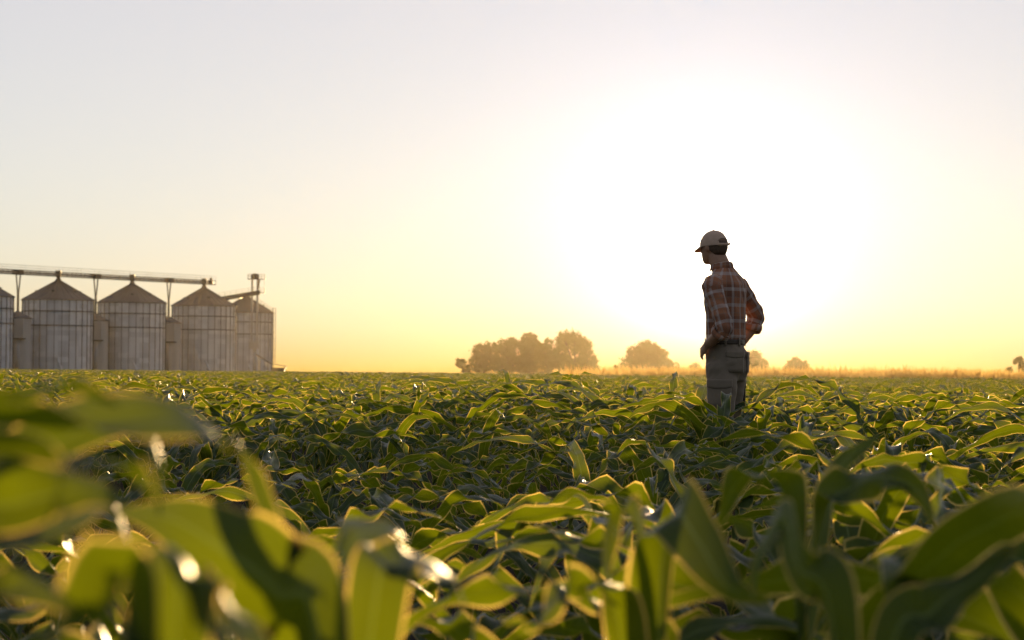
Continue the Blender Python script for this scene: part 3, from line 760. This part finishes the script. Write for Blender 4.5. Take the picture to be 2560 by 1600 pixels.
def tube(mb, pts, rad, seg=18, ell=None):
    """closed, tapered tube through PTS; RAD per point, ELL an optional (side vector, ratio across it)"""
    pts = [Vector(p) for p in pts]
    P2, R2 = [], []                                # Catmull-Rom refinement
    for i in range(len(pts) - 1):
        a, b, c, d = pts[max(i - 1, 0)], pts[i], pts[i + 1], pts[min(i + 2, len(pts) - 1)]
        for k in range(5):
            t = k / 5
            P2.append(.5 * ((2 * b) + (c - a) * t + (2 * a - 5 * b + 4 * c - d) * t * t + (3 * b - a - 3 * c + d) * t ** 3))
            R2.append(rad[i] + (rad[i + 1] - rad[i]) * (t * t * (3 - 2 * t)))
    P2.append(pts[-1]); R2.append(rad[-1]); n = len(P2)
    T = [(P2[min(i + 1, n - 1)] - P2[max(i - 1, 0)]).normalized() for i in range(n)]
    S = T[0].orthogonal().normalized()
    if ell: S = Vector(ell[0])
    V = []
    for i in range(n):
        S = (S - T[i] * S.dot(T[i])).normalized(); Q = T[i].cross(S); k = ell[1] if ell else 1
        for j in range(seg):
            a = 2 * math.pi * j / seg; V.append(P2[i] + S * math.cos(a) * R2[i] + Q * math.sin(a) * R2[i] * k)
    F = [(i * seg + j, i * seg + (j + 1) % seg, (i + 1) * seg + (j + 1) % seg, (i + 1) * seg + j) for i in range(n - 1) for j in range(seg)]
    b0 = len(V); V.append(P2[0] - T[0] * R2[0] * .5); V.append(P2[-1] + T[-1] * R2[-1] * .5)
    F += [(b0, (j + 1) % seg, j) for j in range(seg)] + [(b0 + 1, (n - 1) * seg + j, (n - 1) * seg + (j + 1) % seg) for j in range(seg)]
    mb.add(V, F)
def slices(mb, sl, seg=36, ex=2.3, M=None):
    """closed stack of horizontal super-ellipses: (z, cx, cy, a, b)"""
    V = []
    for z, cx, cy_, a, b in sl:
        for j in range(seg):
            t = 2 * math.pi * j / seg; c, s_ = math.cos(t), math.sin(t)
            V.append(Vector((cx + a * math.copysign(abs(c) ** (2 / ex), c), cy_ + b * math.copysign(abs(s_) ** (2 / ex), s_), z)))
    n = len(sl)
    V.append(Vector((sl[0][1], sl[0][2], sl[0][0]))); V.append(Vector((sl[-1][1], sl[-1][2], sl[-1][0])))
    F = [(i * seg + j, i * seg + (j + 1) % seg, (i + 1) * seg + (j + 1) % seg, (i + 1) * seg + j) for i in range(n - 1) for j in range(seg)]
    F += [(n * seg, (j + 1) % seg, j) for j in range(seg)] + [(n * seg + 1, (n - 1) * seg + j, (n - 1) * seg + (j + 1) % seg) for j in range(seg)]
    if M is not None: V = [M @ v for v in V]
    mb.add(V, F)
def ball(mb, c, r, seg=14, M=None):
    V = []; F = []; n = 9
    for i in range(n):
        ph = math.pi * (i + .5) / n
        for j in range(seg):
            a = 2 * math.pi * j / seg
            q = Vector((r[0] * math.sin(ph) * math.cos(a), r[1] * math.sin(ph) * math.sin(a), r[2] * math.cos(ph)))
            V.append((M @ q if M else q) + Vector(c))
    F = [(i * seg + j, (i + 1) * seg + j, (i + 1) * seg + (j + 1) % seg, i * seg + (j + 1) % seg) for i in range(n - 1) for j in range(seg)]
    F += [tuple(range(seg)), tuple((n - 1) * seg + j for j in range(seg))[::-1]]
    mb.add(V, F)
def fuse(mb, voxel, smooth, fold=None):
    """voxel-fuse everything collected into one continuous surface, relax it, then press folds into it"""
    me = mb.mesh('tmp'); o = bpy.data.objects.new('tmp', me); col.objects.link(o)
    q = o.modifiers.new('r', 'REMESH'); q.mode = 'VOXEL'; q.voxel_size = voxel
    q = o.modifiers.new('s', 'SMOOTH'); q.factor = .5; q.iterations = smooth
    dg = bpy.context.evaluated_depsgraph_get()
    new = bpy.data.meshes.new_from_object(o.evaluated_get(dg)); bpy.data.objects.remove(o)
    if fold:
        nn = [v.normal.copy() for v in new.vertices]
        for v, n_ in zip(new.vertices, nn): v.co += n_ * fold(v.co)
        new.update()
    new.polygons.foreach_set('use_smooth', np.ones(len(new.polygons), bool))
    return new
def put(name, me, mat, parent):
    me.name = name; me.materials.clear(); me.materials.append(mat); o = bpy.data.objects.new(name, me); col.objects.link(o); o.parent = parent; return o
def set_uv(me, fn):
    uvs = np.array([fn(v.co) for v in me.vertices], np.float32)
    ul = me.uv_layers.get('UVMap') or me.uv_layers.new(name='UVMap')
    li = np.empty(len(me.loops), np.int32); me.loops.foreach_get('vertex_index', li)
    ul.data.foreach_set('uv', uvs[li].ravel())

def farmer():
    root = empty('person', MAN, R(55))
    tag(root, 'man in plaid shirt, pale cap and work trousers standing in the maize, hands on hips', 'person')
    HM = Matrix.Translation((0, .088, 1.598)) @ Matrix.Rotation(R(-13), 4, 'Z') @ Matrix.Rotation(R(-4), 4, 'X')   # head frame: chin height at the origin
    # ---- body, one continuous skin
    mb = MB()
    slices(mb, [(.80, 0, -.02, .13, .10), (.93, 0, -.02, .160, .118), (1.04, 0, 0, .138, .098), (1.15, 0, 0, .142, .102), (1.3, 0, .004, .160, .112), (1.42, 0, 0, .172, .105), (1.49, 0, -.004, .14, .08), (1.53, 0, .005, .09, .062), (1.56, 0, .015, .06, .055)])
    tube(mb, [(0, .012, 1.50), (0, .035, 1.57), (0, .075, 1.66)], [.078, .070, .063])
    slices(mb, [(0, 0, .058, .024, .022), (.012, 0, .05, .040, .038), (.035, 0, .034, .052, .062), (.06, 0, .016, .060, .082), (.09, 0, .006, .066, .093), (.12, 0, 0, .071, .098), (.15, 0, -.002, .073, .098), (.175, 0, -.004, .064, .084), (.195, 0, -.005, .048, .062), (.208, 0, -.005, .028, .036)], ex=2.15, M=HM)
    tube(mb, [HM @ Vector((0, .094, .135)), HM @ Vector((0, .112, .095)), HM @ Vector((0, .100, .078))], [.008, .013, .009], 10)        # nose
    tube(mb, [HM @ Vector((-.038, .083, .142)), HM @ Vector((0, .101, .143)), HM @ Vector((.038, .083, .142))], [.007, .009, .007], 8)   # brow
    for z, q in ((.058, .0065), (.048, .0075)): tube(mb, [HM @ Vector((-.022, .083 - z * .05, z)), HM @ Vector((0, .094, z)), HM @ Vector((.022, .083 - z * .05, z))], [.004, q, .004], 8)
    for sx in (-1, 1):
        ball(mb, HM @ Vector((sx * .076, -.008, .108)), (.010, .018, .031), M=HM.to_3x3() @ Matrix.Rotation(R(sx * -20), 3, 'Z'))
        ball(mb, HM @ Vector((sx * .030, .082, .122)), (.012, .009, .010))
    ARM = {1: [(.155, 0, 1.465), (.20, -.005, 1.42), (.282, -.03, 1.33), (.343, -.052, 1.245), (.322, -.035, 1.165), (.268, .002, 1.08), (.225, .032, 1.015)],
           -1: [(-.155, 0, 1.465), (-.205, -.02, 1.41), (-.225, -.08, 1.28), (-.240, -.13, 1.145), (-.230, -.08, 1.10), (-.208, -.01, 1.055), (-.198, .032, 1.028)]}
    for sx in (1, -1): tube(mb, ARM[sx], [.058, .060, .050, .043, .043, .035, .027], 16)
    HAND = {1: ((.225, .032, 1.015), (.200, .085, .985), (.150, .135, .965)), -1: ((-.198, .032, 1.028), (-.172, .075, .990), (-.120, .118, .968))}
    for sx in (1, -1):
        w_, kn, tp = [Vector(q) for q in HAND[sx]]
        tube(mb, [w_, w_.lerp(kn, .5), kn], [.026, .033, .034], 14, ((0, 0, 1), .5))
        up = Vector((0, 0, 1)); out_ = Vector((sx, .35, 0)).normalized()
        for k, ln in enumerate((.92, 1.05, 1.0, .8)):                    # four unequal fingers curled round the hip
            o = up * (.026 - .0175 * k)
            a = kn + o; b = kn.lerp(tp, .5 * ln) + o * 1.05 + out_ * .010; c = kn.lerp(tp, ln) + o * .95 - out_ * .012 - up * .012
            tube(mb, [a, b, c], [.0098, .0090, .0072], 9)
        th = w_.lerp(kn, .35) + up * .022 - out_ * .004                    # thumb points back along the belt
        tube(mb, [th, th + Vector((-sx * .012, -.022, .030)), th + Vector((-sx * .030, -.046, .036))], [.013, .011, .008], 9)
    LEG = {-1: [(-.09, -.012, .90), (-.10, -.035, .75), (-.105, -.03, .52), (-.112, -.055, .30), (-.115, -.065, .09)], 1: [(.09, -.012, .90), (.10, .015, .75), (.105, .03, .52), (.115, .01, .30), (.12, 0, .09)]}
    for sx in (-1, 1):
        tube(mb, LEG[sx], [.092, .085, .058, .056, .042], 16)
        a = Vector(LEG[sx][-1]); tube(mb, [a + Vector((0, -.03, -.045)), a + Vector((0, .06, -.05)), a + Vector((sx * .02, .16, -.06))], [.035, .036, .026], 12)
    put('body', fuse(mb, .0065, 3), SKIN, root)
    # ---- hair: back and sides under the cap
    mb = MB(); V = []; seg = 26; rows = [(.150, .079, .110), (.125, .078, .112), (.098, .075, .110), (.072, .068, .101), (.052, .060, .088)]
    for k, (z, a, b) in enumerate(rows):
        lo = R(18 + 6 * k); 
        for j in range(seg):
            t = math.pi / 2 + lo * 3.1 + (2 * math.pi - lo * 6.2) * j / (seg - 1)
            rr = 1 + .035 * noise.noise((j * .9, k * 1.7, 2))
            V.append(HM @ Vector((a * math.cos(t) * rr, -.002 + b * math.sin(t) * rr, z)))
    mb.add(V, [(i * seg + j, i * seg + j + 1, (i + 1) * seg + j + 1, (i + 1) * seg + j) for i in range(len(rows) - 1) for j in range(seg - 1)])
    h = mb.build('hair', HAIR, root, True); q = h.modifiers.new('t', 'SOLIDIFY'); q.thickness = .006; q.offset = 1
    # ---- cap: six-panel dome with the open arch over the strap at the back
    mb = MB(); V = []; F = []; seg = 96; nr = 28; zc = .118; H = .112; ca, cb = .084, .110
    for i in range(nr + 1):
        ph = (math.pi / 2) * i / nr
        for j in range(seg):
            t = 2 * math.pi * j / seg
            rr = (math.cos(ph) ** .86) if i < nr else .02
            ft = 1 + .05 * max(0, math.sin(t)) * math.sin(2 * ph)
            seam = 1 - .022 * max(0, 1 - abs(((t / (2 * math.pi) * 6 + .25) % 1) - .5) * 14) + .012 * noise.noise((math.cos(t) * 3, math.sin(t) * 3, ph * 3))
            V.append(HM @ Vector((ca * rr * math.cos(t) * seam, -.004 + cb * rr * math.sin(t) * seam * ft, zc + H * math.sin(ph) ** 1.08)))
    def hole(i, j):
        t = (2 * math.pi * (j + .5) / seg + math.pi / 2) % (2 * math.pi); t = t - 2 * math.pi if t > math.pi else t      # 0 at the back
        z = H * math.sin((math.pi / 2) * (i + .5) / nr)
        return z > .013 and (t / .62) ** 4 + ((z - .013) / .036) ** 4 < 1
    F = [(i * seg + j, i * seg + (j + 1) % seg, (i + 1) * seg + (j + 1) % seg, (i + 1) * seg + j) for i in range(nr) for j in range(seg) if not hole(i, j)]
    mb.add(V, F); cap = mb.build('cap', CAPM, root, True); q = cap.modifiers.new('t', 'SOLIDIFY'); q.thickness = .003
    mb = MB(); V = []; nu, nv = 20, 8                                        # visor
    for i in range(nv + 1):
        s_ = i / nv
        for j in range(nu + 1):
            t = math.pi * (.17 + .66 * j / nu); c_, sn = math.cos(t), math.sin(t)
            ext = .062 * s_ * (math.sin(math.pi * j / nu) ** .55)
            V.append(HM @ Vector((ca * c_ * (1 + .02 * s_), -.004 + cb * sn + ext, zc + .004 - .030 * s_ * math.sin(math.pi * j / nu) - .22 * (ca * c_) ** 2 / .09 * s_)))
    mb.add(V, [(i * (nu + 1) + j, i * (nu + 1) + j + 1, (i + 1) * (nu + 1) + j + 1, (i + 1) * (nu + 1) + j) for i in range(nv) for j in range(nu)])
    vz = mb.build('visor', CAPM, cap, True); q = vz.modifiers.new('t', 'SOLIDIFY'); q.thickness = .004
    mb = MB(); V = []
    for j in range(17):                                                    # adjusting strap below the arch, its loose end sticking out
        t = -math.pi / 2 + (j / 16 - .5) * 1.35
        for z in (zc - .003, zc + .013): V.append(HM @ Vector(((ca + .003) * math.cos(t), -.004 + (cb + .003) * math.sin(t), z)))
    mb.add(V, [(2 * j, 2 * j + 2, 2 * j + 3, 2 * j + 1) for j in range(16)])
    a = HM @ Vector((.03, -.114, zc + .006)); mb.bar(a, a + Vector((.026, .004, .008)), .003, .011)
    st = mb.build('strap', CAPM, cap, True); q = st.modifiers.new('t', 'SOLIDIFY'); q.thickness = .003
    mb = MB(); ball(mb, HM @ Vector((0, -.004, zc + H + .001)), (.008, .008, .005)); mb.build('button', CAPM, cap, True)
    # ---- plaid shirt with rolled sleeves
    mb = MB()
    slices(mb, [(1.035, 0, -.002, .148, .106), (1.06, 0, -.002, .150, .110), (1.09, 0, -.008, .160, .121), (1.15, 0, -.006, .160, .119), (1.24, 0, -.004, .163, .120), (1.33, 0, .002, .176, .126), (1.41, 0, .000, .184, .124), (1.46, 0, -.006, .180, .110), (1.50, 0, -.006, .150, .088), (1.53, 0, .002, .116, .078), (1.56, 0, .014, .088, .068), (1.585, 0, .024, .072, .063)])
    SLV = {1: ARM[1][:5], -1: ARM[-1][:4] + [(-.236, -.105, 1.118)]}
    tube(mb, SLV[1], [.070, .072, .062, .059, .060], 20); tube(mb, SLV[-1], [.070, .072, .064, .060, .060], 20)
    def fold(c):
        v = .005 * noise.noise((c.x * 9 + c.z * 6, c.y * 9, c.z * 5 + c.x * 4)) + .005 * noise.noise((c.x * 22, c.y * 22 + 5, c.z * 15 + c.x * 9))
        if abs(c.x) > .22: v += .003 * math.sin(c.z * 85 + c.x * 30)
        if c.z < 1.2: v += .006 * noise.noise((c.x * 30, c.y * 30, c.z * 6))
        return v
    me = fuse(mb, .009, 4, fold)
    def plaid_uv(c):
        best = None
        for sx in (1, -1):
            pts = [Vector(q) for q in SLV[sx]]; run = 0
            for a, b in zip(pts, pts[1:]):
                d = b - a; t = min(max((c - a).dot(d) / d.length_squared, 0), 1); q = a + d * t; ds = (c - q).length
                if best is None or ds < best[0]: best = (ds, sx, run + t * d.length, d.normalized(), c - q)
                run += d.length
        if abs(c.x) > .165 + max(0, (c.z - 1.42)) * .1 and best[0] < .1:
            T = best[3]; S = T.cross(Vector((0, 1, .1))).normalized(); Q = T.cross(S); o = best[4]
            return (math.atan2(o.dot(Q), o.dot(S)) * .062, best[2])
        return (math.atan2(c.x, -c.y) * .145 + .02, c.z)
    set_uv(me, plaid_uv); sh = put('shirt', me, mat_plaid(), root); SH = me.materials[0]
    mb = MB()
    for k in range(25):                                                    # fold-down collar
        t = math.pi / 2 + .35 + (2 * math.pi - .7) * k / 24
        c_, sn = math.cos(t), math.sin(t)
        for rr, z in ((1.08, 1.566), (1.13, 1.594), (1.20, 1.590), (1.36, 1.550)): mb.v.append((.062 * rr * c_, .030 + .060 * rr * sn, z + .012 * -sn)); mb.uv.append((t * .1, z))
    mb.f += [(k * 4 + i, k * 4 + 4 + i, k * 4 + 5 + i, k * 4 + 1 + i) for k in range(24) for i in range(3)]
    cl = mb.build('collar', SH, sh, True); q = cl.modifiers.new('t', 'SOLIDIFY'); q.thickness = .004
    for sx in (1, -1):                                                     # thick rolled cuffs
        a, b = Vector(SLV[sx][-2]), Vector(SLV[sx][-1]); d = (b - a).normalized()
        S = d.orthogonal().normalized(); Q = d.cross(S); V = []; UV = []
        for k in range(29):
            t = 2 * math.pi * k / 28
            for rr, o in ((.057, -.006), (.066, -.018), (.070, .006), (.067, .026), (.056, .030), (.048, .020)):
                f = rr * (1 + .07 * noise.noise((math.cos(t) * 2, math.sin(t) * 2, sx + 3)))
                V.append(b + S * f * math.cos(t) + Q * f * math.sin(t) + d * (o + .008 * math.sin(2 * t))); UV.append((t * .062, .4 - o))
        mb = MB(); mb.add(V, [(k * 6 + i, k * 6 + 6 + i, k * 6 + 7 + i, k * 6 + 1 + i) for k in range(28) for i in range(5)], UV); mb.build('cuff', SH, sh, True)
    # ---- trousers
    mb = MB()
    slices(mb, [(.79, 0, -.02, .150, .105), (.85, 0, -.02, .166, .128), (.91, 0, -.022, .171, .134), (.97, 0, -.014, .166, .128), (1.03, 0, -.004, .156, .114), (1.062, 0, -.002, .154, .112)])
    tube(mb, LEG[-1], [.098, .104, .090, .080, .078], 22); tube(mb, LEG[1], [.098, .102, .088, .080, .078], 22)
    def fold2(c):
        v = .007 * noise.noise((c.x * 8 + c.z * 10, c.y * 8, c.z * 8 - c.x * 8)) + .005 * noise.noise((c.x * 20, c.y * 20, c.z * 26 + c.y * 20))
        if c.z < .88: v += .006 * math.sin(c.z * 46 + 10 * c.x + 9 * c.y) * noise.noise((c.x * 6, c.y * 6, c.z * 3))
        return v
    tr = put('trousers', fuse(mb, .010, 3, fold2), KHAKI, root)
    def band(name, mat, z0, z1, a, b, cy_, p0, p1, th, parent, droop=0.0, cx=0.0):
        """curved patch of cloth lying on the body between two angles measured from the back"""
        mb = MB(); n = 16; V = []
        for k in range(n + 1):
            p = R(p0 + (p1 - p0) * k / n)
            for q in range(5):
                z = z0 + (z1 - z0) * q / 4 - (droop * math.sin(math.pi * k / n) * (1 - q / 4))
                V.append((cx + a * math.sin(p), cy_ - b * math.cos(p), z))
        mb.add(V, [(k * 5 + q, k * 5 + 5 + q, k * 5 + 6 + q, k * 5 + 1 + q) for k in range(n) for q in range(4)])
        o = mb.build(name, mat, parent, True); m_ = o.modifiers.new('t', 'SOLIDIFY'); m_.thickness = th; m_.offset = 1; return o
    band('belt', BELT, 1.038, 1.072, .160, .119, -.002, -180, 20, .004, tr); band('belt', WEB, 1.036, 1.070, .160, .119, -.002, 20, 180, .004, tr)
    for p in (-150, -100, -52, -8, 42, 100, 150): band('belt_loop', KHAKI, 1.026, 1.082, .166, .125, -.002, p - 3, p + 3, .004, tr)
    for p0, p1 in ((-58, -4), (10, 62)):
        band('pocket_flap', KHAKI, .955, .990, .1765, .1395, -.019, p0, p1, .005, tr, .010)
        band('pocket', KHAKI, .845, .957, .1735, .1365, -.021, p0 + 2, p1 - 2, .003, tr)
    for sx, c in ((-1, (-.102, -.032)), (1, (.102, .022))):
        p = (-118, -22) if sx < 0 else (22, 118)
        band('cargo_pocket', KHAKI, .60, .765, .1065, .1065, c[1], p[0], p[1], .006, tr, cx=c[0])
        band('pocket_flap', KHAKI,   .745, .800, .112, .112, c[1], p[0] - 3, p[1] + 3, .004, tr, .012, cx=c[0])
    for sx in (-1, 1):
        a = Vector(LEG[sx][-1]); mb = MB(); tube(mb, [a + Vector((0, 0, .08)), a + Vector((0, -.005, 0)), a + Vector((0, -.02, -.06))], [.060, .058, .052], 14)
        tube(mb, [a + Vector((0, -.04, -.05)), a + Vector((0, .06, -.048)), a + Vector((sx * .02, .18, -.062))], [.046, .048, .036], 14); put('boot', fuse(mb, .01, 3), BOOT, root)
farmer()

# ------------------------------------------------------------------ warm dusty air
def haze():
    mb = MB(); mb.box((0, 0, 12.4), (1700, 1700, 27.2)); M = Mat('dusty_air')
    v = M.n('ShaderNodeVolumePrincipled'); v.inputs['Color'].default_value = (1.0, .86, .62, 1); v.inputs['Density'].default_value = HAZE_D; v.inputs['Anisotropy'].default_value = HAZE_G
    M.l(v.outputs[0], M.out.inputs['Volume'])
    o = mb.build('haze', M.m); tag(o, 'thin golden dust haze lying over the field', 'haze', None, 'stuff')
HAZE_D, HAZE_G = .000021, .86
haze()
